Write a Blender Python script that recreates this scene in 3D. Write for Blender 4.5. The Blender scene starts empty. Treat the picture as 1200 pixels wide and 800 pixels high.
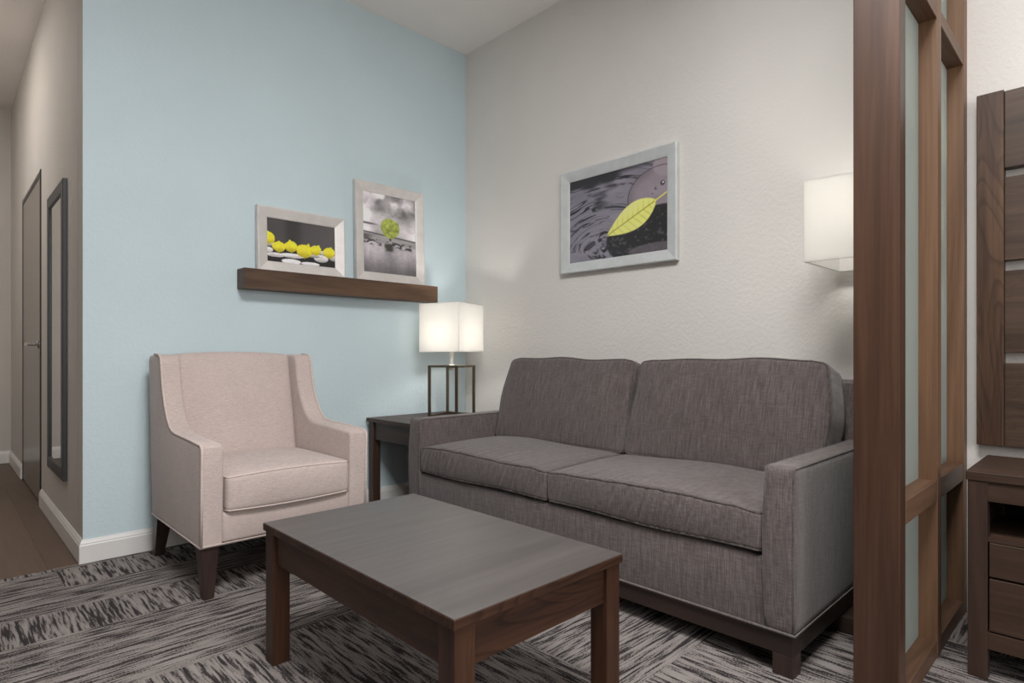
import bpy, bmesh, math, random
import numpy as np
from mathutils import Vector, Matrix
random.seed(4)
SC = bpy.context.scene
COL = SC.collection
R = math.radians

# ------------------------------------------------------------------ colour / nodes
def lin(c):
    return tuple((x/255/12.92) if x/255 <= .04045 else ((x/255+.055)/1.055)**2.4 for x in c)
def rgba(c): return (*lin(c), 1)

class NT:
    def __init__(s, name, rough=.6, spec=.5, metal=0):
        s.m = bpy.data.materials.new(name); s.m.use_nodes = True
        s.n = s.m.node_tree.nodes; s.l = s.m.node_tree.links
        s.b = s.n['Principled BSDF']
        s.b.inputs['Roughness'].default_value = rough
        s.b.inputs['Specular IOR Level'].default_value = spec
        s.b.inputs['Metallic'].default_value = metal
    def add(s, t, **k):
        n = s.n.new(t)
        for a, v in k.items():
            if a in n.inputs: n.inputs[a].default_value = v
            else: setattr(n, a, v)
        return n
    def link(s, a, b): s.l.new(a, b)
    def coord(s, scale=(1,1,1), rot=(0,0,0)):
        tc = s.add('ShaderNodeTexCoord'); mp = s.add('ShaderNodeMapping')
        mp.inputs['Scale'].default_value = scale; mp.inputs['Rotation'].default_value = rot
        s.link(tc.outputs['Object'], mp.inputs['Vector']); return mp.outputs['Vector']
    def noise(s, vec, scale, detail=4, rough=.55, dist=0):
        n = s.add('ShaderNodeTexNoise'); n.inputs['Scale'].default_value = scale
        n.inputs['Detail'].default_value = detail; n.inputs['Roughness'].default_value = rough
        n.inputs['Distortion'].default_value = dist
        s.link(vec, n.inputs['Vector']); return n.outputs['Fac']
    def ramp(s, fac, stops, interp='LINEAR'):
        r = s.add('ShaderNodeValToRGB'); e = r.color_ramp.elements; r.color_ramp.interpolation = interp
        while len(e) < len(stops): e.new(.5)
        for k, (p, c) in enumerate(stops):
            e[k].position = p; e[k].color = (*c, 1) if len(c) == 3 else c
        s.link(fac, r.inputs['Fac']); return r.outputs['Color']
    def mixc(s, fac, a, b, mode='MIX'):
        m = s.add('ShaderNodeMix', data_type='RGBA', blend_type=mode)
        for k, v in ((0, fac), (6, a), (7, b)):
            if hasattr(v, 'is_output'): s.link(v, m.inputs[k])
            else: m.inputs[k].default_value = v
        return m.outputs[2]
    def bump(s, h, strength=.2, dist=.002):
        b = s.add('ShaderNodeBump'); b.inputs['Strength'].default_value = strength
        b.inputs['Distance'].default_value = dist
        s.link(h, b.inputs['Height']); s.link(b.outputs['Normal'], s.b.inputs['Normal'])
    def base(s, c):
        if hasattr(c, 'is_output'): s.link(c, s.b.inputs['Base Color'])
        else: s.b.inputs['Base Color'].default_value = c

def plain(name, c, rough=.5, spec=.5, metal=0):
    t = NT(name, rough, spec, metal); t.base(rgba(c)); return t.m

def wall_mat(name, c, bump=.22):
    t = NT(name, .75, .25)
    v = t.coord()
    n1 = t.noise(v, 55, 3, .6); n2 = t.noise(v, 1.3, 2)
    a = lin(c)
    t.base(t.ramp(n2, [(.3, tuple(x*.96 for x in a)), (.7, tuple(min(1, x*1.03) for x in a))]))
    t.bump(t.ramp(n1, [(.42, (0,0,0)), (.62, (1,1,1))]), bump, .003)
    return t.m

def wood(name, dark, mid, light, axis, rough=.42, scale=1.0, contrast=.5, spec=.4, ring=.0):
    """grain runs along `axis`"""
    t = NT(name, rough, spec)
    sc = [11*scale]*3; sc['xyz'.index(axis)] = .75*scale
    v = t.coord(tuple(sc))
    big = t.noise(v, 1.0, 5, .6, 1.6)
    sc2 = [120*scale]*3; sc2['xyz'.index(axis)] = 3*scale
    fine = t.noise(t.coord(tuple(sc2)), 1.0, 3, .6)
    c1 = t.ramp(big, [(.28, lin(dark)), (.5, lin(mid)), (.74, lin(light))])
    if ring > 0:      # contour lines of a stretched field: cathedral grain
        sc3 = [7*scale]*3; sc3['xyz'.index(axis)] = 1.1*scale
        fld = t.noise(t.coord(tuple(sc3)), 1.0, 1.5, .45, .3)
        mu = t.add('ShaderNodeMath', operation='MULTIPLY'); t.link(fld, mu.inputs[0]); mu.inputs[1].default_value = 26
        fr = t.add('ShaderNodeMath', operation='FRACT'); t.link(mu.outputs[0], fr.inputs[0])
        rr = t.ramp(fr.outputs[0], [(.0, (.5,.46,.42)), (.12, (1,1,1)), (.7, (.9,.89,.88)), (1, (.5,.46,.42))])
        c1 = t.mixc(ring, c1, rr, 'MULTIPLY')
    c2 = t.ramp(fine, [(.35, (.62,.6,.58)), (.6, (1,1,1))])
    t.base(t.mixc(contrast, c1, c2, 'MULTIPLY'))
    t.bump(fine, .08, .001)
    return t.m

def fabric(name, a, b, c, stretch='z', sc=170, bump=.35):
    t = NT(name, .92, .15)
    k0, k1, k2 = {'z': (1, .055, .75), 'b': (.05, .05, .6), 'n': (1, .6, 1.0)}[stretch]
    n1 = t.noise(t.coord((sc*k0, sc, sc*k1)), 1.0, 2, .6)
    n2 = t.noise(t.coord((sc*.12, sc*.12, sc*1.3)), 1.0, 2, .7)
    n3 = t.noise(t.coord(), 6, 3)
    mx = t.add('ShaderNodeMath', operation='ADD'); t.link(n1, mx.inputs[0])
    dm = t.add('ShaderNodeMath', operation='MULTIPLY_ADD'); t.link(n2, dm.inputs[0]); dm.inputs[1].default_value = k2; dm.inputs[2].default_value = .5-.5*k2
    t.link(dm.outputs[0], mx.inputs[1])
    hf = t.add('ShaderNodeMath', operation='MULTIPLY'); t.link(mx.outputs[0], hf.inputs[0]); hf.inputs[1].default_value = .5
    col = t.ramp(hf.outputs[0], [(.36, lin(a)), (.5, lin(b)), (.64, lin(c))])
    t.base(t.mixc(.5, col, t.ramp(n3, [(.3, (.86,.86,.86)), (.7, (1,1,1))]), 'MULTIPLY'))
    t.b.inputs['Sheen Weight'].default_value = .25
    t.b.inputs['Sheen Roughness'].default_value = .5
    t.bump(hf.outputs[0], bump, .0015)
    return t.m

# ------------------------------------------------------------------ mesh helpers
def box(bm, x0, x1, y0, y1, z0, z1, bev=0.0, seg=2):
    t = bmesh.new()
    bmesh.ops.create_cube(t, size=1)
    for v in t.verts:
        v.co = Vector(((x0+x1)/2+v.co.x*(x1-x0), (y0+y1)/2+v.co.y*(y1-y0), (z0+z1)/2+v.co.z*(z1-z0)))
    if bev > 0:
        bmesh.ops.bevel(t, geom=t.edges[:], offset=bev, segments=seg, affect='EDGES', profile=.5)
    merge(bm, t)
def merge(bm, t):
    me = bpy.data.meshes.new('tmp'); t.to_mesh(me); t.free(); bm.from_mesh(me); bpy.data.meshes.remove(me)
def B(*a, **k):
    bm = bmesh.new(); box(bm, *a, **k); return bm
def boxes(*lst, bev=.002):
    bm = bmesh.new()
    for q in lst: box(bm, *q, bev=bev)
    return bm
def prism(bm, pts, axis, a, b, bev=0, seg=3):
    """polygon pts (2D) extruded along axis from a to b"""
    t = bmesh.new()
    def mk(p, d):
        return {'x': (d, p[0], p[1]), 'y': (p[0], d, p[1]), 'z': (p[0], p[1], d)}[axis]
    va = [t.verts.new(mk(p, a)) for p in pts]; vb = [t.verts.new(mk(p, b)) for p in pts]
    n = len(pts)
    fa = t.faces.new(va); fb = t.faces.new(vb[::-1])
    for i in range(n):
        t.faces.new((va[i], vb[i], vb[(i+1) % n], va[(i+1) % n]))
    bmesh.ops.recalc_face_normals(t, faces=t.faces[:])
    if bev > 0:
        es = list(set(fa.edges[:]) | set(fb.edges[:]))
        bmesh.ops.bevel(t, geom=es, offset=bev, segments=seg, affect='EDGES', profile=.5)
    merge(bm, t)
def taper(bm, c0, s0, c1, s1, z0, z1, bev=.003):
    """square leg from (c0, s0) at z0 to (c1, s1) at z1"""
    t = bmesh.new(); vs = []
    for c, s, z in ((c0, s0, z0), (c1, s1, z1)):
        for dx, dy in ((-1,-1),(1,-1),(1,1),(-1,1)):
            vs.append(t.verts.new((c[0]+dx*s[0], c[1]+dy*s[1], z)))
    t.faces.new(vs[3::-1]); t.faces.new(vs[4:])
    for i in range(4):
        t.faces.new((vs[i], vs[(i+1) % 4], vs[4+(i+1) % 4], vs[4+i]))
    bmesh.ops.recalc_face_normals(t, faces=t.faces[:])
    bmesh.ops.bevel(t, geom=t.edges[:], offset=bev, segments=2, affect='EDGES')
    merge(bm, t)
def tube(bm, path, r, closed=False, seg=8):
    pts = [Vector(p) for p in path]; n = len(pts); rings = []
    prev = None
    for i in range(n):
        if closed: d = pts[(i+1) % n]-pts[i-1]
        else: d = pts[min(i+1, n-1)]-pts[max(i-1, 0)]
        d.normalize()
        if prev is None:
            u = d.orthogonal().normalized()
        else:
            u = (prev-d*prev.dot(d))
            u = u.normalized() if u.length > 1e-6 else d.orthogonal().normalized()
        prev = u; w = d.cross(u)
        rings.append([bm.verts.new(pts[i]+(u*math.cos(2*math.pi*k/seg)+w*math.sin(2*math.pi*k/seg))*r) for k in range(seg)])
    m = n if closed else n-1
    for i in range(m):
        a, b = rings[i], rings[(i+1) % n]
        for k in range(seg):
            bm.faces.new((a[k], a[(k+1) % seg], b[(k+1) % seg], b[k]))
    if not closed:
        bm.faces.new(rings[0][::-1]); bm.faces.new(rings[-1])
def lathe(bm, prof, seg=24, cx=0, cy=0):
    rings = []
    for r, z in prof:
        rings.append([bm.verts.new((cx+r*math.cos(2*math.pi*k/seg), cy+r*math.sin(2*math.pi*k/seg), z)) for k in range(seg)])
    for a, b in zip(rings, rings[1:]):
        for k in range(seg):
            bm.faces.new((a[k], a[(k+1) % seg], b[(k+1) % seg], b[k]))
    bm.faces.new(rings[0][::-1]); bm.faces.new(rings[-1])
def cushion(bm, sx, sy, sz, r, deform, n=22):
    """rounded box centred at the origin, every vertex passed through deform"""
    t = bmesh.new()
    bmesh.ops.create_cube(t, size=2)
    bmesh.ops.subdivide_edges(t, edges=t.edges[:], cuts=n, use_grid_fill=True)
    h = Vector((sx/2, sy/2, sz/2))
    for v in t.verts:
        c = v.co
        # crowd vertices towards the edges so the rounding is smooth
        q = Vector([math.copysign(1-(1-abs(a))**1.5, a) for a in c])
        p = Vector((q.x*h.x, q.y*h.y, q.z*h.z))
        inn = Vector([max(-(h[i]-r), min(h[i]-r, p[i])) for i in range(3)])
        d = p-inn
        if d.length > 1e-9: p = inn+d.normalized()*r
        v.co = deform(p)
    merge(bm, t)
def loop_path(sx, sy, z, r, n=40):
    """rounded rectangle in local xy at height z"""
    out = []
    hx, hy = sx/2, sy/2
    cor = [(hx-r, hy-r, 0), (-hx+r, hy-r, 90), (-hx+r, -hy+r, 180), (hx-r, -hy+r, 270)]
    for i, (cx, cy, a) in enumerate(cor):
        for k in range(5):
            th = R(a+22.5*k); out.append(Vector((cx+r*math.cos(th), cy+r*math.sin(th), z)))
        nx = cor[(i+1) % 4]; th = R(a+90)
        p0 = Vector((cx+r*math.cos(th), cy+r*math.sin(th), z)); p1 = Vector((nx[0]+r*math.cos(th), nx[1]+r*math.sin(th), z))
        for k in range(1, n//4): out.append(p0.lerp(p1, k/(n//4)))
    return out

def obj(name, bm, mat, parent=None, smooth=False, origin=None):
    bmesh.ops.recalc_face_normals(bm, faces=bm.faces[:])
    off = Vector((0,0,0))
    if parent is not None:
        p = parent
        while p is not None:
            off += Vector(p['_o']) if '_o' in p else Vector((0,0,0)); p = None
    elif origin is not None:
        off = Vector(origin)
    bmesh.ops.translate(bm, verts=bm.verts[:], vec=-off)
    me = bpy.data.meshes.new(name); bm.to_mesh(me); bm.free()
    me.materials.append(mat)
    if smooth:
        for p in me.polygons: p.use_smooth = True
        if smooth != 'all':
            me.set_sharp_from_angle(angle=R(smooth))
    o = bpy.data.objects.new(name, me); COL.objects.link(o)
    o['_o'] = tuple(off)
    if parent is not None: o.parent = parent
    elif origin is not None: o.location = origin
    return o
def tag(o, label, cat, group=None):
    o['label'] = label; o['category'] = cat
    if group: o['group'] = group
    return o
def thing(name, label, cat, loc, group=None):
    o = bpy.data.objects.new(name, None); COL.objects.link(o)
    o.location = loc; o['_o'] = tuple(loc); o.empty_display_size = .1
    return tag(o, label, cat, group)
def struct(name, bm, m, **k):
    o = obj(name, bm, m, **k); o['kind'] = 'structure'; return o

# ------------------------------------------------------------------ materials
M = {}
M['blue'] = wall_mat('blue_paint', (201, 217, 222))
M['white'] = wall_mat('off_white_paint', (228, 224, 219))
M['hall'] = wall_mat('hall_paint', (200, 195, 189), .2)
M['taupe'] = wall_mat('taupe_bounce_cut', (92, 86, 80), .2)  # dark tone given to unseen walls to cut bounce onto the furniture
M['ceil'] = wall_mat('ceiling_paint', (242, 237, 233), .2)
M['trim'] = plain('trim_white', (222, 220, 217), .4)
M['door'] = plain('door_grey', (132, 124, 116), .25)
M['black'] = plain('black_metal', (34, 33, 34), .35)
M['mirrorframe'] = plain('mirror_frame_grey', (56, 58, 62), .4)
M['steel'] = plain('brushed_steel', (190, 188, 184), .3, .5, 1)
M['chrome'] = plain('chrome', (205, 205, 205), .12, .5, 1)
M['bronze'] = plain('brushed_bronze', (128, 116, 100), .34, .5, 1)
M['mirror'] = plain('mirror_silver', (225, 225, 220), .02, .5, 1)
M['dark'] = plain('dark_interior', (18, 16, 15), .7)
M['plastic'] = plain('white_plastic', (226, 222, 214), .4)

M['espresso_y'] = wood('espresso_wood_y', (36,27,24), (47,36,32), (58,45,40), 'y', .5, contrast=.2)
M['espresso_z'] = wood('espresso_wood_z', (42,31,28), (56,42,38), (68,51,46), 'z', .42, contrast=.2)
M['table_x'] = wood('brown_wood_x', (46,28,19), (66,41,27), (84,55,36), 'x', .42, ring=1.0)
M['table_y'] = wood('brown_wood_y', (46,28,19), (66,41,27), (84,55,36), 'y', .42, ring=.35)
M['table_z'] = wood('brown_wood_z', (46,28,19), (66,41,27), (84,55,36), 'z', .42)
M['post_z'] = wood('post_wood_z', (54,36,27), (70,48,36), (86,61,47), 'z', .42, contrast=.25)
M['div_z'] = wood('divider_wood_z', (96,70,51), (122,91,68), (142,110,84), 'z', .5, contrast=.4, scale=.8)
M['div_x'] = wood('divider_wood_x', (84,61,45), (108,80,61), (128,98,76), 'x', .5, contrast=.4)
M['shelf_x'] = wood('shelf_wood_x', (62,44,32), (88,66,50), (110,84,64), 'x', .5, contrast=.5)
M['head_z'] = wood('headboard_wood_z', (60,42,31), (86,62,46), (110,82,60), 'z', .5, ring=.75)
M['head_y'] = wood('headboard_wood_y', (60,46,36), (80,62,50), (98,78,64), 'y', .5, ring=.3)
M['night_y'] = wood('nightstand_wood_y', (48,34,27), (64,47,37), (79,60,48), 'y', .5, ring=.2)
M['night_z'] = wood('nightstand_wood_z', (45,32,26), (60,43,35), (74,55,45), 'z', .5)
M['lam_x'] = wood('laminate_top_x', (74,69,67), (83,78,76), (92,87,85), 'x', .36, scale=1.6, contrast=.12, spec=.5)
M['sofa'] = fabric('grey_sofa_fabric', (76,68,67), (97,88,86), (117,108,106), 'z', 260, .3)
M['sofaback'] = fabric('grey_sofa_back_fabric', (76,68,67), (97,88,86), (117,108,106), 'b', 260, .3)
M['sofapipe'] = fabric('grey_sofa_piping', (66,60,58), (86,79,77), (104,97,94))
M['sofawelt'] = fabric('pale_sofa_welt', (92,84,81), (108,100,96), (122,114,110))
M['chairpipe'] = fabric('pale_chair_piping', (194,177,170), (208,192,185), (220,206,200), 'n', 420, .2)
M['chair'] = fabric('blush_chair_fabric', (178,162,156), (195,179,173), (209,195,190), 'n', 420, .2)

# carpet: broken dashes whose direction changes from tile to tile
t = NT('carpet_tiles', .97, .08)
tc = t.add('ShaderNodeTexCoord')
def tilecoord():
    mp = t.add('ShaderNodeMapping'); mp.inputs['Scale'].default_value = (1.0, 4.0, 1)
    mp.inputs['Location'].default_value = (.32, .18, 0)
    t.link(tc.outputs['Object'], mp.inputs['Vector'])
    fl = t.add('ShaderNodeVectorMath', operation='FLOOR'); t.link(mp.outputs[0], fl.inputs[0])
    return fl.outputs[0]
cell = tilecoord()
wn = t.add('ShaderNodeTexWhiteNoise', noise_dimensions='2D'); t.link(cell, wn.inputs['Vector'])
def dashes(scale):
    mp = t.add('ShaderNodeMapping'); mp.inputs['Scale'].default_value = scale
    t.link(tc.outputs['Object'], mp.inputs['Vector'])
    return mp.outputs[0]
def pattern(along):
    s1 = (9, 125, 1) if along == 'x' else (125, 10, 1)
    s2 = (3.0, 52, 1) if along == 'x' else (52, 3.6, 1)
    a = t.noise(dashes(s1), 1, 1.2, .5); b = t.noise(dashes(s2), 1, 1, .5)
    g = t.noise(dashes((190,190,1)), 1, 2, .6)
    m1 = t.add('ShaderNodeMath', operation='MULTIPLY_ADD'); t.link(b, m1.inputs[0]); m1.inputs[1].default_value = .7; t.link(a, m1.inputs[2])
    m2 = t.add('ShaderNodeMath', operation='MULTIPLY_ADD'); t.link(g, m2.inputs[0]); m2.inputs[1].default_value = .6; t.link(m1.outputs[0], m2.inputs[2])
    return m2.outputs[0]
gt = t.add('ShaderNodeMath', operation='GREATER_THAN'); t.link(wn.outputs['Value'], gt.inputs[0]); gt.inputs[1].default_value = .5
mf = t.add('ShaderNodeMix', data_type='FLOAT')
t.link(gt.outputs[0], mf.inputs[0]); t.link(pattern('x'), mf.inputs[2]); t.link(pattern('y'), mf.inputs[3])
sc_ = t.add('ShaderNodeMath', operation='MULTIPLY'); t.link(mf.outputs[0], sc_.inputs[0]); sc_.inputs[1].default_value = .4348
t.base(t.ramp(sc_.outputs[0], [(.435, lin((54,50,50))), (.475, lin((80,75,74))), (.50, lin((130,123,120))), (.6, lin((147,140,136)))]))
pile = t.noise(t.coord((420,420,1)), 1, 2)
t.bump(pile, .5, .004)
M['carpet'] = t.m

t = NT('hall_planks', .45, .4)
br = t.add('ShaderNodeTexBrick')
br.inputs['Scale'].default_value = 1
br.inputs['Brick Width'].default_value = 1.2; br.inputs['Row Height'].default_value = .18
br.inputs['Mortar Size'].default_value = .0015; br.inputs['Bias'].default_value = 0
br.inputs['Color1'].default_value = rgba((84,68,58)); br.inputs['Color2'].default_value = rgba((104,85,72)); br.inputs['Mortar'].default_value = rgba((60,48,40))
t.link(t.coord((1,1,1), (0,0,R(90))), br.inputs['Vector'])
g = t.noise(t.coord((60, 3, 1)), 1, 4)
t.base(t.mixc(.5, br.outputs['Color'], t.ramp(g, [(.3, (.6,.58,.56)), (.65, (1,1,1))]), 'MULTIPLY'))
M['planks'] = t.m

def shade_mat(name, c, e, f=.5):
    m = bpy.data.materials.new(name); m.use_nodes = True
    n, l = m.node_tree.nodes, m.node_tree.links
    n.remove(n['Principled BSDF']); out = n['Material Output']
    d = n.new('ShaderNodeBsdfDiffuse'); tr = n.new('ShaderNodeBsdfTranslucent'); mx = n.new('ShaderNodeMixShader')
    d.inputs['Color'].default_value = rgba(c); tr.inputs['Color'].default_value = rgba(e)
    tcx = n.new('ShaderNodeTexCoord'); no = n.new('ShaderNodeTexNoise'); no.inputs['Scale'].default_value = 500
    l.new(tcx.outputs['Object'], no.inputs['Vector'])
    bp = n.new('ShaderNodeBump'); bp.inputs['Strength'].default_value = .15; bp.inputs['Distance'].default_value = .001
    l.new(no.outputs['Fac'], bp.inputs['Height']); l.new(bp.outputs['Normal'], d.inputs['Normal'])
    mx.inputs['Fac'].default_value = f
    l.new(d.outputs[0], mx.inputs[1]); l.new(tr.outputs[0], mx.inputs[2]); l.new(mx.outputs[0], out.inputs['Surface'])
    return m
M['shade'] = shade_mat('white_linen_shade', (242,240,236), (245,244,242), .72)
M['frost'] = shade_mat('frosted_glass', (205,212,207), (216,222,217), .62)
t = NT('lit_bulb', .3); t.base((1,.96,.9,1))
t.b.inputs['Emission Color'].default_value = (1,.93,.82,1); t.b.inputs['Emission Strength'].default_value = 14
M['bulb'] = t.m

def art_mat(name):
    t = NT(name, .3, .5)
    a = t.add('ShaderNodeVertexColor'); a.layer_name = 'print'
    t.base(a.outputs['Color']); return t.m

# ------------------------------------------------------------------ room shell
CE = 3.054
XH = -2.22          # hall wall face
YE = 3.475          # hall end wall
XL, YB = -4.6, -6.2
struct('wall_back', boxes((XH+.0004, .0, 0, .12, 0, CE), bev=0), M['blue'])
# hall wall with the door opening
DY0, DY1, DZ = 1.455, 2.47, 2.065
struct('wall_hall', boxes((XH, XH+.12, .12, DY0, 0, CE), (XH, XH+.12, DY1, YE, 0, CE), (XH, XH+.12, DY0, DY1, DZ, CE),
                          (XH, XH+.05, .0004, .125, 0, CE), bev=0), M['hall'])
struct('wall_hall_end', boxes((-3.5, XH+.12, YE, YE+.12, 0, CE), bev=0), M['hall'])
struct('wall_hall_left', boxes((-3.62, -3.5, 0, YE+.12, 0, CE), bev=0), M['white'])
struct('wall_entry', boxes((XL, -3.62, 0, .12, 0, CE), bev=0), M['taupe'])
struct('wall_right', boxes((0, .12, YB-.12, .12, 0, CE), bev=0), M['white'])
struct('wall_left', boxes((XL-.12, XL, YB-.12, .12, 0, CE), bev=0), M['taupe'])
WX0, WX1, WZ0, WZ1 = -3.7, -1.7, .95, 2.5
struct('wall_front', boxes((XL, WX0, YB-.12, YB, 0, CE), (WX1, 0, YB-.12, YB, 0, CE), (WX0, WX1, YB-.12, YB, 0, WZ0),
                           (WX0, WX1, YB-.12, YB, WZ1, CE), bev=0), M['white'])
struct('window_1', boxes((WX0, WX0+.05, YB-.1, YB-.04, WZ0, WZ1), (WX1-.05, WX1, YB-.1, YB-.04, WZ0, WZ1),
                         (WX0, WX1, YB-.1, YB-.04, WZ0, WZ0+.05), (WX0, WX1, YB-.1, YB-.04, WZ1-.05, WZ1),
                         ((WX0+WX1)/2-.025, (WX0+WX1)/2+.025, YB-.1, YB-.04, WZ0, WZ1), bev=.003), M['trim'])
struct('ceiling', boxes((XL-.12, .12, YB-.12, YE+.12, CE, CE+.1), bev=0), M['ceil'])
struct('floor', boxes((XL-.12, .12, YB-.12, -.005, -.1, 0), bev=0), M['carpet'])
struct('floor_hall', boxes((-3.62, XH+.12, -.005, YE+.12, -.1, -.003), bev=0), M['planks'])

def baseboard(name, pts):
    """pts: wall run with the room on its left; profile swept with mitred corners"""
    prof = [(0, 0), (.015, 0), (.015, .078), (.012, .083), (.012, .088), (.006, .099), (.004, .104), (0, .104)]
    bm = bmesh.new(); P = [Vector((*p, 0)) for p in pts]; rings = []
    for i, p in enumerate(P):
        ds = []
        if i > 0: ds.append((p-P[i-1]).normalized())
        if i < len(P)-1: ds.append((P[i+1]-p).normalized())
        ns = [Vector((-d.y, d.x, 0)) for d in ds]
        m = ns[0] if len(ns) == 1 else (ns[0]+ns[1])/(1+ns[0].dot(ns[1]))
        rings.append([bm.verts.new(p+m*a+Vector((0,0,z))) for a, z in prof])
    k = len(prof)
    for a, b in zip(rings, rings[1:]):
        for j in range(k): bm.faces.new((a[j], a[(j+1) % k], b[(j+1) % k], b[j]))
    bm.faces.new(rings[0]); bm.faces.new(rings[-1][::-1])
    return struct(name, bm, M['trim'])
baseboard('baseboard_back', [(0, 0), (XH, 0), (XH, DY0-.045)])
baseboard('baseboard_hall', [(XH, DY1+.045), (XH, YE), (-3.5, YE)])
baseboard('baseboard_right', [(0, -2.735), (0, 0)])
baseboard('baseboard_bedroom', [(0, YB), (0, -2.855)])

# hall door: thin dark metal frame, grey slab, lever handle
d = bpy.data.objects.new('door_1', None); COL.objects.link(d); d.location = (XH, DY0, 0); d['_o'] = (XH, DY0, 0); d['kind'] = 'structure'
f = .045
obj('door_frame', boxes((XH-.006, XH+.1, DY0-.022, DY0+.012, 0, DZ+.02), (XH-.006, XH+.1, DY1-.012, DY1+.022, 0, DZ+.02),
                        (XH-.006, XH+.1, DY0+.012, DY1-.012, DZ-.02, DZ+.016), bev=.003), M['black'], d)
obj('door_panel', boxes((XH-.003, XH+.042, DY0+.015, DY1-.015, .008, DZ-.022), bev=.002), M['door'], d)
bm = bmesh.new()
lathe(bm, [(.026, 0), (.026, .006), (.022, .01), (.011, .012), (.011, .055), (.0, .056)], 20)
for v in bm.verts: v.co = Vector((XH-.003-v.co.z, DY0+.085+v.co.x, 1.0+v.co.y))
tube(bm, [(XH-.050, DY0+.08, 1.0), (XH-.054, DY0+.1, 1.0), (XH-.054, DY0+.21, 1.0)], .011, seg=10)
obj('door_handle', bm, M['chrome'], d, 40)

# ------------------------------------------------------------------ wall mirror
def frame_loft(w, h, prof):
    """closed mitred frame in the local xz plane, centred; prof = (inset from outer edge, depth towards the viewer)"""
    bm = bmesh.new(); rings = []
    for ins, dp in prof:
        a, b = w/2-ins, h/2-ins
        rings.append([bm.verts.new((sx*a, -dp, sz*b)) for sx, sz in ((-1,-1),(1,-1),(1,1),(-1,1))])
    n = len(prof)
    for i in range(n):
        p, q = rings[i], rings[(i+1) % n]
        for k in range(4): bm.faces.new((p[k], p[(k+1) % 4], q[(k+1) % 4], q[k]))
    return bm
def place(bm, mat): bmesh.ops.transform(bm, matrix=mat, verts=bm.verts[:]); return bm

my0, my1, mz0, mz1 = .427, 1.0, .30, 1.812
mr = thing('wall_mirror', 'tall narrow dark framed mirror hanging on the hallway wall beside the door', 'mirror', (XH, (my0+my1)/2, mz0))
mat = Matrix.Translation((XH-.001, (my0+my1)/2, (mz0+mz1)/2)) @ Matrix.Rotation(R(-90), 4, 'Z')
obj('mirror_frame', place(frame_loft(my1-my0, mz1-mz0, [(0,0),(0,.016),(.004,.019),(.06,.019),(.065,.015),(.065,0)]), mat), M['mirrorframe'], mr)
bm = bmesh.new(); box(bm, -(my1-my0)/2+.06, (my1-my0)/2-.06, -.011, -.002, -(mz1-mz0)/2+.06, (mz1-mz0)/2-.06)
obj('mirror_glass', place(bm, mat), M['mirror'], mr)

# ------------------------------------------------------------------ pictures
def hashn(ix, iy, s): 
    v = np.sin(ix*127.1+iy*311.7+s*74.7)*43758.5453
    return v-np.floor(v)
def vnoise(u, v, s=0):
    iu, iv = np.floor(u), np.floor(v); fu, fv = u-iu, v-iv
    fu = fu*fu*(3-2*fu); fv = fv*fv*(3-2*fv)
    a, b = hashn(iu, iv, s), hashn(iu+1, iv, s); c, dd = hashn(iu, iv+1, s), hashn(iu+1, iv+1, s)
    return (a*(1-fu)+b*fu)*(1-fv)+(c*(1-fu)+dd*fu)*fv
def fbm(u, v, s=0, o=4):
    r = 0; a = .5
    for k in range(o):
        r = r+a*vnoise(u, v, s+k); u, v, a = u*2.03, v*2.03, a*.5
    return r/(1-.5**o)
def sst(a, b, x):
    t_ = np.clip((x-a)/(b-a), 0, 1); return t_*t_*(3-2*t_)
def over(c, m, col): return c*(1-m[..., None])+np.array(col, float)*m[..., None] if not isinstance(col, np.ndarray) else c*(1-m[..., None])+col*m[..., None]

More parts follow.
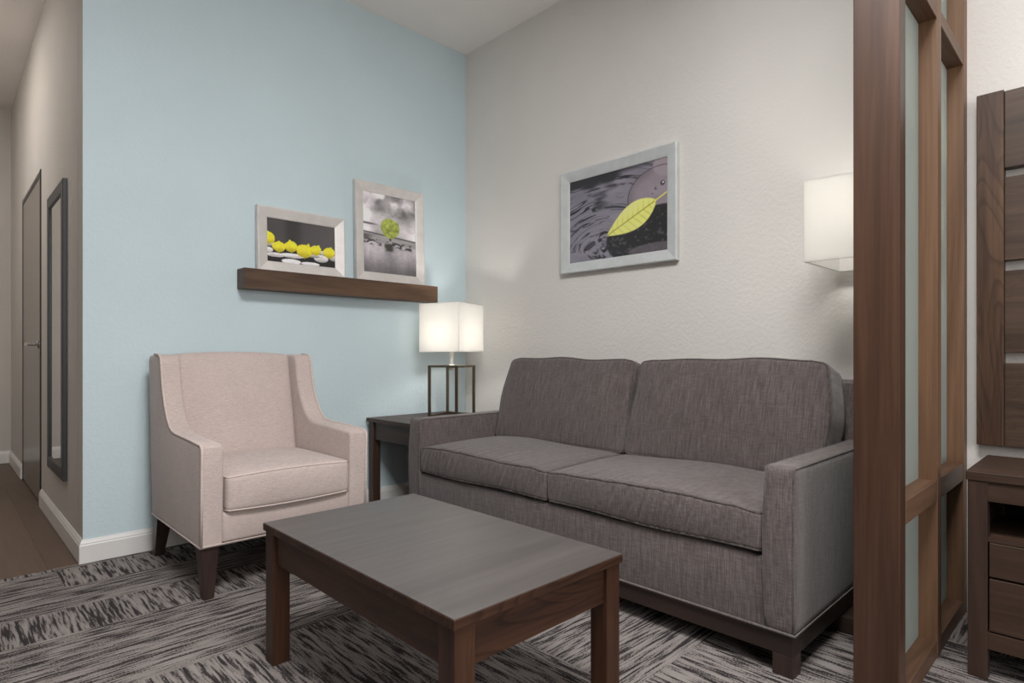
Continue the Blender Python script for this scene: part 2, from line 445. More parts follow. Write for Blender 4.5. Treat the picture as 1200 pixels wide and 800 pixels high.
def art_leaf(u, v):      # yellow leaf on wet stones beside rippled water; u right, v up
    asp = 1.33
    cx, cy = .33, .13
    x, y = (u-cx)*asp, v-cy
    rr = np.sqrt((x*.62)**2+(y*1.05)**2)
    ang = np.arctan2(y, x)
    wob = fbm(u*3, v*3, 5)*.10
    fld = fbm(ang*.85+2.0, (rr+wob)*15, 9, 2)
    fld2 = fbm(ang*1.1+7.0, (rr+wob*.6)*26, 19, 2)
    g = 112+26*(fbm(u*4, v*9, 2)-.5)
    dk = np.clip(sst(.05, .02, np.abs(fld-.55))*sst(.3, .5, fbm(u*5, v*5, 61))+.6*sst(.04, .015, np.abs(fld2-.45))*sst(.4, .6, fbm(u*4, v*7, 71))+.7*sst(.70, .78, fld), 0, 1)
    shade = g*(1-.72*dk)
    c = np.stack([shade*1.0, shade*.96, shade*1.05], -1)
    c = over(c, sst(.66, .80, fbm(u*2.0+.3, v*5, 21)+.7*(v-.62)*(1-.5*u)), (40,38,42))
    c = over(c, sst(.12, .02, np.abs(v-.98)+.1*(u))*(1.0), (38,36,40))
    # centre of ripple
    dd = np.hypot((u-.34)*1.33, (v-.23)*1.5)
    c = over(c, sst(.075, .045, dd+.05*fbm(u*9, v*9, 3)), (34,32,35))
    # pale stone upper right
    e = ((u-.93)/.30)**2+((v-.62)/.30)**2
    st = 112-26*(u-.8)/.2*0+14*fbm(u*9, v*9, 31)-60*sst(.4, 1.0, e)*.3
    c = over(c, sst(1.02, .96, e), np.stack([st*1.02, st*.94, st*1.0], -1))
    e2 = ((u-1.0)/.14)**2+((v-.93)/.13)**2
    c = over(c, sst(1.05, .9, e2), (128,118,124))
    c = over(c, sst(.05, .0, np.abs(e-1.03))*sst(.5, .6, v)*.8, (36,34,37))
    for (a, b, r_) in ((.95,.73,.028),(.89,.69,.018),(.73,.58,.018),(.67,.53,.016),(.72,.5,.012),(.86,.64,.01)):
        q = np.hypot((u-a)*1.33, v-b)
        c = over(c, sst(r_+.004, r_-.006, q), (52,50,54)); c = over(c, sst(r_*.45, r_*.25, np.hypot((u-a-.004)*1.33, v-b-.006)), (190,186,188))
    # dark stone lower right
    e3 = ((u-.92)/.52)**2+((v-.18)/.33)**2
    stn = 34+40*sst(.55, .8, fbm(u*40, v*40, 44))*sst(.5, .1, np.abs(v-.26))
    c = over(c, sst(1.03, .93, e3), np.stack([stn, stn*.98, stn*1.02], -1))
    c = over(c, sst(1.0, .7, ((u-.9)/.3)**2+((v-.04)/.07)**2)*.7, (92,86,92))
    # leaf: axis from tip (.41,.27) to stalk (.90,.56)
    p0, p1 = np.array((.41*asp, .265)), np.array((.89*asp, .56))
    ax = p1-p0; L = np.hypot(*ax); ax = ax/L; nx = np.array((-ax[1], ax[0]))
    s = ((u*asp-p0[0])*ax[0]+(v-p0[1])*ax[1])/L
    w = (u*asp-p0[0])*nx[0]+(v-p0[1])*nx[1]
    half = .150*np.sin(np.pi*np.clip(s, 0, 1)**1.3)**.68
    m = sst(0.006, -.006, np.abs(w)-half)*(s > 0)*(s < 1)
    rib = np.abs(w)
    vein = .45*sst(.70, .98, np.sin((s*9.5-np.abs(w)*7+.2*fbm(u*9, v*9, 5))*2*np.pi)*.5+.5)
    lv = np.stack([184-34*vein+18*fbm(u*12, v*12, 3), 184-34*vein+16*fbm(u*12, v*12, 3), 96-30*vein+20*fbm(u*12, v*12, 3)], -1)
    lv = over(lv, sst(.009, .003, rib), (140,132,52))
    lv = over(lv, sst(.0, .16, w)*.25, (246,240,150))
    c = over(c, m, lv)
    stalk = sst(.009, .003, np.abs(w-.012*(s-1)))*(s >= .97)*(s < 1.5)
    return over(c, stalk, (206,196,70))

def art_tree(u, v):      # lone green tree by a lake, grey clouds
    n = fbm(u*2.4+1.3, v*5.5, 3, 5)
    sky = 158+190*(n-.5)
    sky = sky-70*sst(.5, .68, fbm(u*3.1+2, v*4+1, 12))*sst(.62, .95, v)
    sky = sky+38*sst(.25, .0, np.abs(v-.66))*(1-u)
    c = np.stack([sky*1.0, sky*.97, sky*.985], -1)
    horizon = .50-.05*u
    c = over(c, sst(.02, .0, np.abs(v-(.61-.02*u)))*sst(.35, .1, u), (58,54,56))
    land = 128+40*(fbm(u*5, v*30, 7)-.5)
    c = over(c, sst(horizon+.012, horizon, v), np.stack([land, land*.97, land*.98], -1))
    c = over(c, sst(.012, .003, np.abs(v-horizon-.003)), (60,56,58))
    shore = .40-.03*u
    wtr = 124+60*(fbm(u*7, v*2.2, 15)-.5)+26*(fbm(u*22, v*60, 9)-.5)
    wtr = wtr*(.55+.45*sst(.0, .33, v))+24
    wtr = wtr-46*sst(.14, .03, np.abs(u-.46)+.05*fbm(u*20, v*9, 4))*sst(.1, .4, v)
    c = over(c, sst(shore, shore-.012, v), np.stack([wtr, wtr*.96, wtr*.99], -1))
    rocks = sst(.52, .6, fbm(u*16, v*40, 28))
    c = over(c, rocks*sst(.05, .02, np.abs(v-shore+.01)), (46,44,46))
    c = over(c, sst(.06, .03, np.abs(v-.335))*sst(.14, .06, np.abs(u-.48)+.05*fbm(u*15, v*25, 2)), (50,50,44))
    c = over(c, sst(.05, .02, np.abs(v-.44))*sst(.22, .05, u)*.8, (60,57,58))
    # tree
    q = np.hypot((u-.50)/.175, (v-.580)/.125)+.24*(fbm(u*15, v*15, 41)-.5)
    l = fbm(u*34, v*34, 17, 3)
    leaf = np.stack([84+84*l, 92+84*l, 34+56*l], -1)
    c = over(c, sst(.022, .012, np.abs(u-.5))*sst(.05, .03, np.abs(v-.465)), (44,42,36))
    return over(c, sst(1.03, .95, q), leaf)

def art_flowers(u, v):   # yellow blossoms on wet black and white pebbles, dark ground
    g = 62-16*sst(.2, .33, u)*sst(.55, .4, u)+10*(u-.5)+6*fbm(u*4, v*4, 3)
    c = np.stack([g, g*.96, g*.97], -1)
    c = over(c, sst(.35, .30, v+.02*np.sin(u*30)), (30,29,30))
    wob = .03*fbm(u*12, v*12, 6)
    for (a, b, rx, ry, br) in ((.05,.40,.09,.045,180),(.03,.27,.06,.06,214),(.12,.17,.13,.05,196),(.36,.19,.18,.055,206),(.34,.055,.14,.06,226),
                               (.62,.045,.14,.045,216),(.78,.20,.11,.09,200),(.66,.24,.10,.04,170),(.97,.24,.06,.07,178),(.80,.34,.05,.05,206)):
        e = ((u-a)/rx)**2+((v-b)/ry)**2+wob*6-.1
        sh = np.clip(br+70*(v-b)/ry*.5-50*fbm(u*14, v*22, int(a*99)), 30, 244)
        c = over(c, sst(1.05, .88, e), np.stack([sh, sh*.98, sh*.98], -1))
    for (a, b, r_, tip) in ((.02,.53,.10,0),(.17,.36,.088,0),(.34,.40,.095,-.02),(.53,.33,.118,.07),(.70,.38,.085,.05),(.905,.36,.092,.03)):
        x, y = (u-a)*1.5, v-b
        ry = r_*1.35
        q = np.sqrt((x/(r_*1.5))**2+(y/ry)**2)+.26*(fbm(u*18, v*18, int(a*77))-.5)
        tipm = sst(.022, .0, np.abs(x-tip*1.3)-.02*(1-np.clip((y-ry*.7)/(ry*.8), 0, 1)))*(y > ry*.5)*(y < ry*1.15)
        l = fbm(u*26, v*20, 8, 3)
        d_ = sst(-.2, 1.0, -y/ry)
        col = np.stack([206-26*l-40*d_, 198-30*l-44*d_, 34+22*l-16*d_], -1)
        c = over(c, np.clip(sst(1.04, .96, q)+tipm, 0, 1), col)
        c = over(c, sst(.02, .005, np.abs(x-.005))*sst(.05, .02, np.abs(y+ry*.95))*.8, (150,140,50))
    return c

def print_mesh(w, h, fn, nu, nv, mat4, depth):
    """thin board whose front face is a printed grid"""
    bm = bmesh.new()
    grid = [[bm.verts.new((-w/2+w*i/nu, -depth, -h/2+h*j/nv)) for i in range(nu+1)] for j in range(nv+1)]
    for j in range(nv):
        for i in range(nu):
            bm.faces.new((grid[j][i], grid[j][i+1], grid[j+1][i+1], grid[j+1][i]))
    bk = [bm.verts.new((sx*w/2, -.002, sz*h/2)) for sx, sz in ((-1,-1),(1,-1),(1,1),(-1,1))]
    bm.faces.new(bk[::-1])
    bm.verts.ensure_lookup_table()
    return bm
def make_print(name, bm, w, h, fn, mat4, parent, m):
    me_uv = [((v.co.x+w/2)/w, (v.co.z+h/2)/h) for v in bm.verts]
    place(bm, mat4)
    off = Vector(parent['_o']); bmesh.ops.translate(bm, verts=bm.verts[:], vec=-off)
    me = bpy.data.meshes.new(name); bm.to_mesh(me); bm.free(); me.materials.append(m)
    uv = np.array(me_uv); c = np.clip(fn(uv[:, 0], uv[:, 1]), 0, 255)/255
    c = np.clip(np.where(c <= .04045, c/12.92, ((c+.055)/1.055)**2.4)*1.75, 0, .9)
    ca = me.color_attributes.new('print', 'FLOAT_COLOR', 'POINT')
    ca.data.foreach_set('color', np.concatenate([c, np.ones((len(c), 1))], 1).astype(np.float32).ravel())
    o = bpy.data.objects.new(name, me); COL.objects.link(o); o.parent = parent; return o
def picture(label, w, h, fw, base_loc, mat4, fn, nu, nv, fmat):
    t_ = thing('framed_picture', label, 'picture', base_loc)
    prof = [(0, 0), (0, .027), (.003, .030), (.008, .030), (fw-.006, .017), (fw, .014), (fw, 0)]
    obj('picture_frame', place(frame_loft(w, h, prof), mat4), fmat, t_)
    make_print('picture_print', print_mesh(w-2*fw+.006, h-2*fw+.006, fn, nu, nv, mat4, .010), w-2*fw+.006, h-2*fw+.006, fn, mat4, t_, art_mat('print'))
    return t_
def frame_metal(name, c):
    t = NT(name, .5, .5, .35)
    n = t.noise(t.coord((14, 14, 14)), 1, 3)
    a = lin(c); t.base(t.ramp(n, [(.3, tuple(x*.88 for x in a)), (.7, a)])); return t.m
M['silver'] = frame_metal('champagne_silver_frame', (226, 221, 217))
M['silver2'] = frame_metal('silver_frame', (226, 229, 229))

# ledge shelf on the blue wall
SZ = 1.381
sh = obj('picture_ledge', boxes((-1.556, -.319, -.1, -.001, 1.276, SZ), bev=.002), M['shelf_x'], origin=(-.94, -.001, 1.276))
tag(sh, 'chunky brown wooden picture ledge mounted on the blue wall', 'shelf')
def lean(xc, w, h, y):
    a = R(-2.0)
    return Matrix.Translation((xc, y, SZ)) @ Matrix.Rotation(a, 4, 'X') @ Matrix.Translation((0, 0, h/2+.0006))
picture('small landscape picture of yellow blossoms on pebbles, standing on the wooden ledge', .512, .353, .058, (-1.208, -.03, SZ), lean(-1.208, .512, .353, -.014), art_flowers, 170, 110, M['silver'])
picture('tall portrait picture of a lone green tree by water, standing on the wooden ledge', .499, .61, .058, (-.634, -.03, SZ), lean(-.634, .499, .61, -.0235), art_tree, 130, 165, M['silver'])
mat = Matrix.Translation((-.004, -1.302, 1.705)) @ Matrix.Rotation(R(-90), 4, 'Z')
picture('large silver framed picture of a yellow leaf on wet stones, above the sofa', .769, .594, .06, (0, -1.302, 1.408), mat, art_leaf, 220, 165, M['silver2'])

# ------------------------------------------------------------------ sofa
S0 = (-.5, -1.643, 0)
so = thing('sofa', 'dark grey tweed two seat sofa with loose cushions against the white wall', 'sofa', S0)
SF, SB = -.94, -.06            # front and back
YA, YB2 = -.69, -2.595         # far and near outer sides
AW = .085
for ya, yb in ((YA-AW, YA), (YB2, YB2+AW)):
    bm = bmesh.new()
    t2 = bmesh.new(); bmesh.ops.create_cube(t2, size=2); bmesh.ops.subdivide_edges(t2, edges=t2.edges[:], cuts=14, use_grid_fill=True)
    yc = (ya+yb)/2; h3 = Vector(((SB-SF)/2, AW/2, .241)); c3 = Vector(((SF+SB)/2, yc, .366)); r = .014
    def adef(p):
        k = 1-(p.z/h3.z)**2
        q = p+c3
        q.y += (p.y/h3.y)*.004*k
        q.x -= .012*k*(p.x < -h3.x+.05)
        return q
    bm.free(); t2.free(); bm = bmesh.new()
    cushion(bm, h3.x*2, h3.y*2, h3.z*2, r, adef, 18)
    a = obj('arm', bm, M['sofa'], so, 'all')
    pb = bmesh.new()
    for s in (-1, 1):              # welts round the front face, running back along the top edge
        e = r*.29
        pth = [Vector((-h3.x+e, s*(h3.y-e), -h3.z+.01+k*(2*h3.z-.02)/14)) for k in range(15)]
        pth += [Vector((-h3.x+.012, s*(h3.y-e), h3.z-e))]+[Vector((-h3.x+.02+k*(2*h3.x-.03)/14, s*(h3.y-e), h3.z-e)) for k in range(15)]
        tube(pb, [adef(p) for p in pth], .0042, seg=6)
    obj('piping', pb, M['sofapipe'], a, 'all')
# body below the cushions
obj('front_panel', B(SF+.004, SF+.08, YB2+AW, YA-AW, .125, .335, bev=.006), M['sofa'], so, 30)
obj('seat_deck', B(SF+.08, SB-.16, YB2+AW, YA-AW, .125, .325, bev=.004), M['sofa'], so)
bm = bmesh.new()
prism(bm, [(-.235, .125), (-.06, .125), (-.06, .80), (-.075, .832), (-.135, .835), (-.155, .82)], 'y', YB2+.012, YA-.012, bev=.012)
obj('back_frame', bm, M['sofa'], so, 35)
pb = bmesh.new(); zz = .129
tube(pb, [(SF-.002, YB2-.002, zz), (SF-.002, YA+.002, zz), (SB, YA+.002, zz), (SB, YB2-.002, zz)], .004, closed=True, seg=6)
obj('welt', pb, M['sofawelt'], so, 'all')
obj('plinth', boxes((SF+.006, SF+.05, YB2+.006, YA-.006, .062, .126), (SB-.05, SB, YB2+.006, YA-.006, .062, .126),
                    (SF+.05, SB-.05, YB2+.006, YB2+.05, .062, .126), (SF+.05, SB-.05, YA-.05, YA-.006, .062, .126)), M['espresso_y'], so)
for lx in (SF+.006, SB-.066):
    for ly in (YB2+.006, YA-.066):
        obj('leg', B(lx, lx+.06, ly, ly+.06, 0, .064, bev=.003), M['espresso_z'], so)
def crown(u): return max(0, 1-u*u)
def seat(yc, w, seed):
    sx, sy, sz, r = .65, w, .128, .016
    c = Vector((SF-.006+sx/2, yc, .347+sz/2))
    def df(p):
        u, v, w_ = p.x/(sx/2), p.y/(sy/2), p.z/(sz/2)
        q = Vector(p)
        if w_ > 0: q.z += w_*.020*crown(u)**.6*crown(v)**.6
        q.z += .006*w_*math.sin(p.y*7+seed)*crown(v)
        ef = max(0, min(1, (abs(u)-.80)/.18))
        q.x += math.copysign(.012, p.x)*crown(w_)*crown(v)**.5*ef
        if u < 0:   # gathers along the front boxing and over its top edge
            ph = p.y+.35*p.z+.012*math.sin(p.y*13+seed)
            g = math.sin(ph*205+2.5*math.sin(p.y*23+seed))*.7+math.sin(ph*97+seed)*.5
            amp = .0068*(.35+.65*abs(math.sin(p.y*4.2+seed)))
            q.x += amp*g*max(0, 1-w_*w_)**.6*crown(v)**.5*max(0, min(1, (-u-.85)/.12))
            q.z += .0016*g*max(0, w_)*crown(v)*max(0, min(1, (-u-.35)/.5))
        q.y += math.copysign(.004, p.y)*crown(w_)*max(0, min(1, (abs(v)-.9)/.08))
        q.z -= .012*max(0, abs(v)-.82)/.18*max(0, -u)*max(0, w_)
        return q+c
    bm = bmesh.new(); cushion(bm, sx, sy, sz, r, df, 150)
    o = obj('seat_cushion', bm, M['sofa'], so, 'all')
    pb = bmesh.new(); e = r*.29
    for z in (sz/2-e, -sz/2+e):
        tube(pb, [df(p) for p in loop_path(sx-2*e, sy-2*e, z, .014, 100)], .0048, closed=True, seg=7)
    obj('piping', pb, M['sofapipe'], o, 'all')
ymid = -1.643
seat((YA-AW-.006+ymid)/2+.0, abs(YA-AW-ymid)-.012, 0)
seat((YB2+AW+.004+ymid)/2, abs(YB2+AW-ymid)-.012, 2)
def backc(y0, y1, seed):
    w, hgt, th, r = y0-y1, .455, .165, .022
    a = R(16)
    rot = Matrix.Rotation(a, 4, 'Y')
    base = Vector((-.445, (y0+y1)/2, .478))
    def df(p):           # local: x thickness, y width, z height (0 at the bottom)
        u, v, w_ = p.x/(th/2), p.y/(w/2), p.z/(hgt/2)
        q = Vector(p)
        bulge = crown(v)**.7*crown(w_)**.7
        q.x += math.copysign(.026, p.x)*bulge*abs(u)
        q.x += .005*math.sin(p.y*6+p.z*5+seed)*bulge
        q.z += .007*math.sin(p.y*5.5+seed)*max(0, w_)*crown(v)+.004*math.sin(p.y*17+seed*2)*max(0, w_)*crown(v)**.5
        q.z -= .012*max(0, w_)*max(0, abs(v)-.86)/.14
        q.y -= math.copysign(.016, p.y)*max(0, w_)*abs(v)
        q.y += .006*math.sin(p.z*16+seed*1.7)*abs(v)
        q = Vector((q.x+th/2, q.y, q.z+hgt/2))
        return (rot @ q)+base
    bm = bmesh.new(); cushion(bm, th, w, hgt, r, df, 40)
    o = obj('back_cushion', bm, M['sofaback'], so, 'all')
    pb = bmesh.new(); e = r*.29
    for xx in (-th/2+e, th/2-e):
        lp = [Vector((xx, p.x, p.y)) for p in loop_path(w-2*e, hgt-2*e, 0, .02, 80)]
        tube(pb, [df(p) for p in lp], .0048, closed=True, seg=7)
    obj('piping', pb, M['sofapipe'], o, 'all')
backc(-.778, -1.652, .6)
backc(-1.658, -2.508, 2.3)

# ------------------------------------------------------------------ armchair
CX0, CX1 = -1.985, -1.285
ch = thing('armchair', 'pale blush upholstered wingback armchair with dark tapered legs by the blue wall', 'armchair', (-1.635, -.5, 0))
prof = [(-.84, .205), (-.846, .40), (-.851, .560), (-.849, .580), (-.832, .591), (-.66, .599), (-.51, .604), (-.465, .610), (-.428, .626), (-.392, .658),
        (-.352, .712), (-.324, .77), (-.306, .83), (-.296, .88), (-.288, .915), (-.262, .931), (-.19, .934), (-.115, .930), (-.095, .905), (-.125, .5), (-.155, .205)]
for x0, x1, out in ((CX0, CX0+.085, CX0), (CX1-.085, CX1, CX1)):
    bm = bmesh.new(); prism(bm, prof, 'x', x0, x1, bev=.014, seg=4)
    o = obj('arm', bm, M['chair'], ch, 45)
    pb = bmesh.new(); e = .005
    xo = out+(e if out == CX0 else -e)
    front = prof[0:17]
    tube(pb, [(xo, y-.0015, z) for y, z in front], .0055, seg=7)
    obj('piping', pb, M['chairpipe'], o, 'all')
# inner back: leaning padded slab with a softly crowned top
bw = CX1-CX0-.17
def bdef(p):
    u, w_, v = p.x/(bw/2), p.y/.06, p.z/.3
    q = Vector(p)
    q.y -= .030*crown(u)**.6*crown(v)**.6*(p.y < 0)
    q.z += .012*crown(u)*(v > 0)*v
    y = q.y-.255+(-q.z)*0
    return Vector((q.x-1.635, -.315+.12*(q.z+.3)/.6+q.y+.04, q.z+.635))
bm = bmesh.new(); cushion(bm, bw+.004, .12, .60, .025, bdef, 24)
obj('backrest', bm, M['chair'], ch, 'all')
bm = bmesh.new(); prism(bm, [(-.10, .90), (-.13, .5), (-.16, .21), (-.19, .21), (-.165, .5), (-.14, .9)], 'x', CX0+.08, CX1-.08)
obj('back_panel', bm, M['chair'], ch, 30)
# seat cushion
sw = bw-.012
def sdef(p):
    u, v, w_ = p.x/(sw/2), p.y/.27, p.z/.075
    q = Vector(p)
    if w_ > 0: q.z += .024*crown(u)**.6*crown(v)**.6*w_
    q.z += .008*w_*crown(u)
    if v < -.9: q.y -= .014*crown(w_)*crown(u)**.5
    return q+Vector((-1.635, -.585, .395))
bm = bmesh.new(); cushion(bm, sw, .54, .135, .018, sdef, 26)
o = obj('seat_cushion', bm, M['chair'], ch, 'all')
pb = bmesh.new()
for z in (.0625, -.0625):
    tube(pb, [sdef(p) for p in loop_path(sw-.01, .53, z, .016, 60)], .0045, closed=True, seg=7)
obj('piping', pb, M['chairpipe'], o, 'all')
obj('front_rail', B(CX0+.08, CX1-.08, -.838, -.76, .205, .325, bev=.016, seg=4), M['chair'], ch, 40)
obj('seat_deck', B(CX0+.08, CX1-.08, -.765, -.16, .21, .325, bev=.004), M['chair'], ch)
pb = bmesh.new()
tube(pb, [(CX0+.002, -.842, .206), (CX1-.002, -.842, .206), (CX1-.002, -.155, .206), (CX0+.002, -.155, .206)], .0045, closed=True, seg=7)
obj('welt', pb, M['chairpipe'], ch, 'all')
for lx, s in ((CX0+.038, -1), (CX1-.038, 1)):
    bm = bmesh.new(); taper(bm, (lx, -.805), (.019, .019), (lx, -.800), (.034, .034), 0, .204); obj('leg', bm, M['espresso_z'], ch)
    bm = bmesh.new(); taper(bm, (lx, -.11), (.019, .02), (lx, -.20), (.032, .032), 0, .204); obj('leg', bm, M['espresso_z'], ch)

# ------------------------------------------------------------------ coffee table
TX0, TX1, TY0, TY1, TZ = -1.978, -1.425, -2.35, -1.42, .42
ct = thing('coffee_table', 'low dark wood coffee table with a grey laminate top in front of the sofa', 'coffee table', ((TX0+TX1)/2, (TY0+TY1)/2, 0))
top = obj('tabletop', B(TX0, TX1, TY0, TY1, TZ-.0225, TZ-.002, bev=.0015), M['table_x'], ct)
obj('laminate_surface', B(TX0+.0012, TX1-.0012, TY0+.0012, TY1-.0012, TZ-.003, TZ, bev=.0006), M['lam_x'], top)
LW = .053; IN = .006
for lx in (TX0+IN, TX1-IN-LW):
    for ly in (TY0+IN, TY1-IN-LW):
        obj('leg', B(lx, lx+LW, ly, ly+LW, 0, TZ-.022, bev=.002), M['table_z'], ct)
AZ = .305; ai = IN+.010
for yy in (TY0+ai, TY1-ai-.02): obj('apron', B(TX0+IN+LW-.001, TX1-IN-LW+.001, yy, yy+.02, AZ, TZ-.022, bev=.001), M['table_x'], ct)
for xx in (TX0+ai, TX1-ai-.02): obj('apron', B(xx, xx+.02, TY0+IN+LW-.001, TY1-IN-LW+.001, AZ, TZ-.022, bev=.001), M['table_y'], ct)

# ------------------------------------------------------------------ end table and lamp
EZ = .549
M['end_y'] = wood('end_table_wood_y', (48,33,25), (66,46,36), (82,60,48), 'y', .45, contrast=.3)
M['end_z'] = wood('end_table_wood_z', (48,33,25), (66,46,36), (82,60,48), 'z', .45, contrast=.3)
et = thing('end_table', 'dark wood end table in the corner between armchair and sofa', 'side table', (-.49, -.335, 0))
ex0, ex1, ey0, ey1 = -.806, -.17, -.645, -.025
obj('tabletop', B(ex0, ex1, ey0, ey1, EZ-.022, EZ, bev=.0015), M['end_y'], et)
for lx in (ex0+.012, ex1-.062):
    for ly in (ey0+.012, ey1-.062): obj('leg', B(lx, lx+.05, ly, ly+.05, 0, EZ-.021, bev=.002), M['end_z'], et)
for yy in (ey0+.022, ey1-.042): obj('apron', B(ex0+.06, ex1-.06, yy, yy+.02, .42, EZ-.021, bev=.001), M['end_y'], et)
for xx in (ex0+.022, ex1-.042): obj('apron', B(xx, xx+.02, ey0+.06, ey1-.06, .42, EZ-.021, bev=.001), M['end_y'], et)

LX, LY = -.36, -.30
la = thing('table_lamp', 'lit table lamp with white box shade on an open metal cage base', 'lamp', (LX, LY, EZ))
la.rotation_euler.z = R(18)
def L(bm): bmesh.ops.translate(bm, verts=bm.verts[:], vec=(LX, LY, EZ)); return bm
s = .1; w = .0075; zt = .318
cage = bmesh.new()
for sx in (-1, 1):
    for sy in (-1, 1): box(cage, sx*s-w, sx*s+w, sy*s-w, sy*s+w, 0, zt, bev=.001)
for z0, z1 in ((0, .013), (zt-.013, zt)):
    for q in (-1, 1):
        box(cage, -s-w, s+w, q*s-w, q*s+w, z0, z1, bev=.001); box(cage, q*s-w, q*s+w, -s-w, s+w, z0, z1, bev=.001)
obj('cage_base', L(cage), M['bronze'], la)
obj('top_plate', L(boxes((-s, s, -.022, .022, zt-.012, zt-.002), (-.022, .022, -s, s, zt-.0118, zt-.0022))), M['steel'], la)
bm = bmesh.new(); lathe(bm, [(.018, zt-.03), (.018, zt), (.011, zt+.004), (.009, zt+.05), (.013, zt+.055), (.013, zt+.12), (.010, zt+.125)], 20)
obj('stem', L(bm), M['plastic'], la, 40)
def shade_box(hx, hy, z0, z1, th=.003):
    bm = bmesh.new(); R4 = ((-1,-1),(1,-1),(1,1),(-1,1))
    o0 = [bm.verts.new((a*hx, b*hy, z0)) for a, b in R4]; o1 = [bm.verts.new((a*hx, b*hy, z1)) for a, b in R4]
    i0 = [bm.verts.new((a*(hx-th), b*(hy-th), z0)) for a, b in R4]; i1 = [bm.verts.new((a*(hx-th), b*(hy-th), z1)) for a, b in R4]
    for k in range(4):
        j = (k+1) % 4
        bm.faces.new((o0[k], o0[j], o1[j], o1[k])); bm.faces.new((i0[j], i0[k], i1[k], i1[j]))
        bm.faces.new((o1[k], o1[j], i1[j], i1[k])); bm.faces.new((i0[k], i0[j], o0[j], o0[k]))
    return bm
hs = .145
shd = obj('lamp_shade', L(shade_box(hs, hs, .40, .70)), M['shade'], la)
ring = bmesh.new()
for z in (.698,):
    tube(ring, [(a*(hs-.004), b*(hs-.004), z) for a, b in ((-1,-1),(1,-1),(1,1),(-1,1))], .002, closed=True, seg=6)
obj('shade_wire', L(ring), M['steel'], shd); ring = bmesh.new()
tube(ring, [(a*(hs-.004), b*(hs-.004), .402) for a, b in ((-1,-1),(1,-1),(1,1),(-1,1))], .002, closed=True, seg=6)
tube(ring, [(-hs+.004, 0, .402), (hs-.004, 0, .402)], .0018, seg=6); tube(ring, [(0, -hs+.004, .4025), (0, hs-.004, .4025)], .0018, seg=6)
obj('shade_wire', L(ring), M['steel'], shd)
bm = bmesh.new(); lathe(bm, [(.012, .44), (.014, .46), (.028, .50), (.031, .53), (.024, .555), (.008, .565)], 20)
obj('bulb', L(bm), M['bulb'], la, 'all')

# ------------------------------------------------------------------ wall lamp beside the divider
wx0, wx1, wy0, wy1, wz0, wz1 = -.438, -.06, -2.722, -2.44, 1.266, 1.558
wl = thing('wall_lamp', 'lit white box shade wall lamp above the sofa beside the divider', 'lamp', (0, (wy0+wy1)/2, wz0))
wc = Vector(((wx0+wx1)/2, (wy0+wy1)/2, 0))
bm = shade_box((wx1-wx0)/2, (wy1-wy0)/2, wz0, wz1); bmesh.ops.translate(bm, verts=bm.verts[:], vec=wc)
ws = obj('lamp_shade', bm, M['shade'], wl)
for z in (wz0+.002, wz1-.002):
    bm = bmesh.new(); tube(bm, [(x, y, z) for x, y in ((wx0+.004, wy0+.004), (wx1-.004, wy0+.004), (wx1-.004, wy1-.004), (wx0+.004, wy1-.004))], .002, closed=True, seg=6)
    obj('shade_wire', bm, M['steel'], ws)
obj('wall_plate', B(-.022, -.0005, wc.y-.06, wc.y+.06, 1.30, 1.48, bev=.004), M['steel'], wl)
bm = bmesh.new(); tube(bm, [(-.02, wc.y, 1.35), (wc.x-.0, wc.y, 1.35)], .008, seg=10); tube(bm, [(wc.x, wc.y, 1.335), (wc.x, wc.y, 1.40)], .014, seg=12)
obj('arm', bm, M['steel'], wl, 40)
bm = bmesh.new(); lathe(bm, [(.012, 1.40), (.014, 1.41), (.028, 1.44), (.031, 1.465), (.024, 1.488), (.008, 1.498)], 20, wc.x, wc.y)
obj('bulb', bm, M['bulb'], wl, 'all')

# ------------------------------------------------------------------ room divider
DY, DB, DG = -2.85, -2.742, -2.80
dv = thing('room_divider', 'tall brown wood room divider with frosted glass panes between sofa and bed area', 'room divider', (-.5, -2.8, 0))
obj('post', B(-.928, -.872, DY, DB, 0, CE, bev=.002), M['post_z'], dv)
obj('pane_bead', boxes((-.872, -.853, DY+.012, DB-.012, 0, CE), bev=.002), M['div_z'], dv)
obj('mullion', B(-.489, -.437, DY, DB, 0, CE, bev=.002), M['div_z'], dv)
obj('stile', B(-.062, -.0005, DY, DB, 0, CE, bev=.002), M['div_z'], dv)
for z0, z1 in ((0, .052), (.483, .545), (1.965, 2.012), (CE-.05, CE)):
    for x0, x1 in ((-.8535, -.4885), (-.4375, -.0615)):
        obj('rail', B(x0, x1, DY+.002, DB-.002, z0, z1, bev=.002), M['div_x'], dv)
for z0, z1 in ((.05, .485), (.543, 1.967), (2.010, CE-.048)):
    for x0, x1 in ((-.8545, -.4875), (-.4385, -.0605)):
        obj('glass_pane', B(x0, x1, DG, DG+.010, z0, z1), M['frost'], dv)

# low dark block for an unidentified shape on the carpet between sofa and divider
lb = obj('floor_block', B(-.515, -.12, -2.728, -2.54, 0, .058, bev=.004), M['espresso_y'], origin=(-.3, -2.63, 0))
tag(lb, 'low dark block on the carpet under the near end of the sofa', 'block')

# ------------------------------------------------------------------ headboard and nightstand
hb = thing('wall_mounted_headboard', 'brown wood slatted headboard fixed on the white wall above the nightstand', 'headboard', (0, -3.6, .615))
obj('upright', B(-.05, -.0005, -2.959, -2.884, .615, 1.846, bev=.002), M['head_z'], hb)
for z0, z1 in ((.615, .903), (.939, 1.222), (1.257, 1.544), (1.576, 1.842)):
    obj('slat', B(-.044, -.0005, -4.55, -2.960, z0, z1, bev=.002), M['head_y'], hb)
obj('upright', B(-.05, -.0005, -4.626, -4.551, .615, 1.846, bev=.002), M['head_z'], hb)

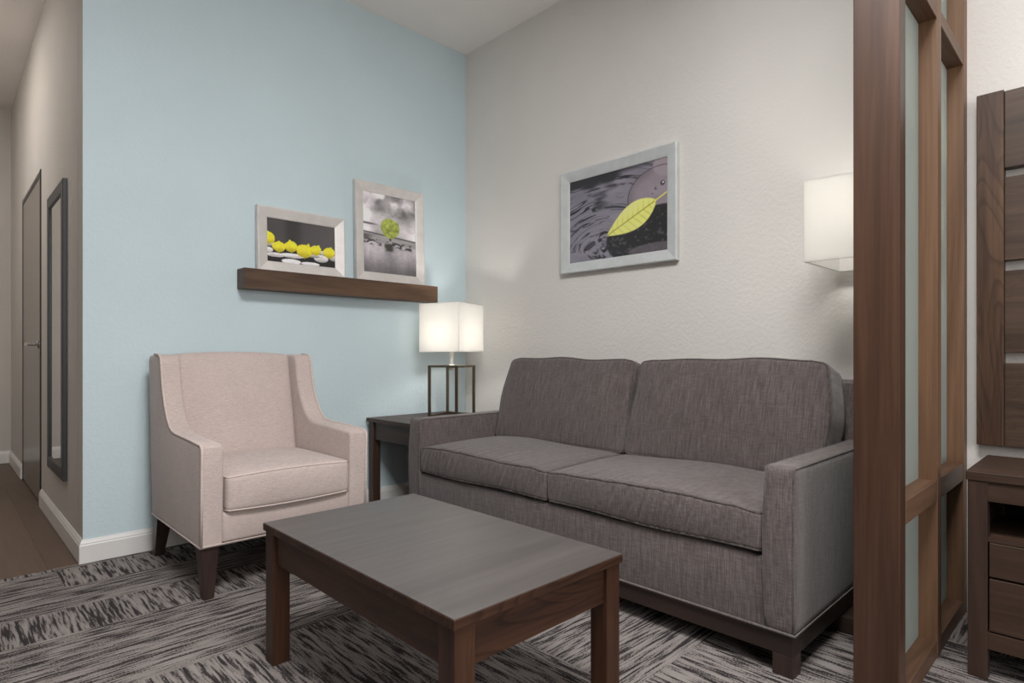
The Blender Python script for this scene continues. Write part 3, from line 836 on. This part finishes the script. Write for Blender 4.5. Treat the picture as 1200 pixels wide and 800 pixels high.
nt = thing('nightstand', 'brown wood nightstand with open shelf and two drawers below the headboard', 'nightstand', (-.34, -3.17, 0))
nx0, nx1, ny0, ny1, nz = -.535, -.145, -3.42, -2.93, .594
obj('tabletop', B(nx0-.004, nx1, ny0-.004, ny1+.004, nz-.026, nz, bev=.002), M['night_y'], nt)
for ly in (ny0, ny1-.046):
    obj('leg', B(nx0, nx0+.046, ly, ly+.046, 0, nz-.026, bev=.002), M['night_z'], nt)
    obj('leg', B(nx1-.046, nx1, ly, ly+.046, 0, nz-.026, bev=.002), M['night_z'], nt)
obj('rail', B(nx0+.004, nx0+.03, ny0+.045, ny1-.045, .511, nz-.026, bev=.001), M['night_y'], nt)
obj('rail', B(nx0+.004, nx0+.03, ny0+.045, ny1-.045, .088, .136, bev=.001), M['night_y'], nt)
obj('side_panel', B(nx0+.045, nx1-.045, ny1-.028, ny1-.01, .088, nz-.026, bev=.001), M['night_z'], nt)
obj('side_panel', B(nx0+.045, nx1-.045, ny0+.01, ny0+.028, .088, nz-.026, bev=.001), M['night_z'], nt)
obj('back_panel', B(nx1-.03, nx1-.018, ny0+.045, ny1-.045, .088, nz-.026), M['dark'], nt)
obj('shelf', B(nx0+.01, nx1-.03, ny0+.03, ny1-.03, .395, .408), M['night_y'], nt)
obj('drawer', B(nx0+.006, nx0+.3, ny0+.049, ny1-.049, .296, .393, bev=.002), M['night_y'], nt)
obj('drawer', B(nx0+.006, nx0+.3, ny0+.049, ny1-.049, .140, .290, bev=.002), M['night_y'], nt)

# ------------------------------------------------------------------ lights
def area(name, loc, rot, size, power, col):
    l = bpy.data.lights.new(name, 'AREA'); l.shape = 'RECTANGLE'; l.size, l.size_y = size
    l.energy = power; l.color = col
    o = bpy.data.objects.new(name, l); COL.objects.link(o); o.location = loc; o.rotation_euler = rot; return o
def point(name, loc, power, col, r=.03):
    l = bpy.data.lights.new(name, 'POINT'); l.energy = power; l.color = col; l.shadow_soft_size = r
    o = bpy.data.objects.new(name, l); COL.objects.link(o); o.location = loc; return o
area('window_daylight', ((WX0+WX1)/2, YB-.03, (WZ0+WZ1)/2), (R(90), 0, 0), (WX1-WX0, WZ1-WZ0), 66, (1, .985, .975))
area('ceiling_bounce_fill', (-2.15, -3.0, CE-.02), (0, 0, 0), (1.0, 1.0), 102, (1, .99, .985))  # added fill above the camera, stands in for bounced flash; no fixture
area('hall_fill', (-3.15, 1.7, CE-.02), (0, 0, 0), (.5, .5), 16, (1, .95, .90))  # added out-of-view fill to brighten the hall walls and mirror
point('table_lamp_glow', (LX, LY, EZ+.53), 24, (1, .975, .935), .035)
point('wall_lamp_glow', (wc.x, wc.y, 1.45), 13, (1, .975, .935), .035)

w = bpy.data.worlds.new('World'); SC.world = w; w.use_nodes = True
w.node_tree.nodes['Background'].inputs['Color'].default_value = (.75, .85, 1, 1)
w.node_tree.nodes['Background'].inputs['Strength'].default_value = .6

# ------------------------------------------------------------------ camera
FPX = 697.0
cam = bpy.data.cameras.new('camera'); co = bpy.data.objects.new('camera', cam); COL.objects.link(co)
cam.sensor_width = 36; cam.lens = 36*FPX/1200
cam.shift_y = 16/1200
cam.clip_start = .02
yaw = R(45.85)          # +X lies this far to the right of the view axis
co.location = (-2.6957, -3.2494, .93)
co.rotation_euler = (R(90), 0, yaw-R(90))
SC.camera = co
SC.view_settings.view_transform = 'Standard'; SC.view_settings.look = 'None'
SC.view_settings.exposure = .06; SC.view_settings.gamma = 1
SC.view_settings.use_curve_mapping = False
for o in bpy.data.objects:
    if '_o' in o: del o['_o']
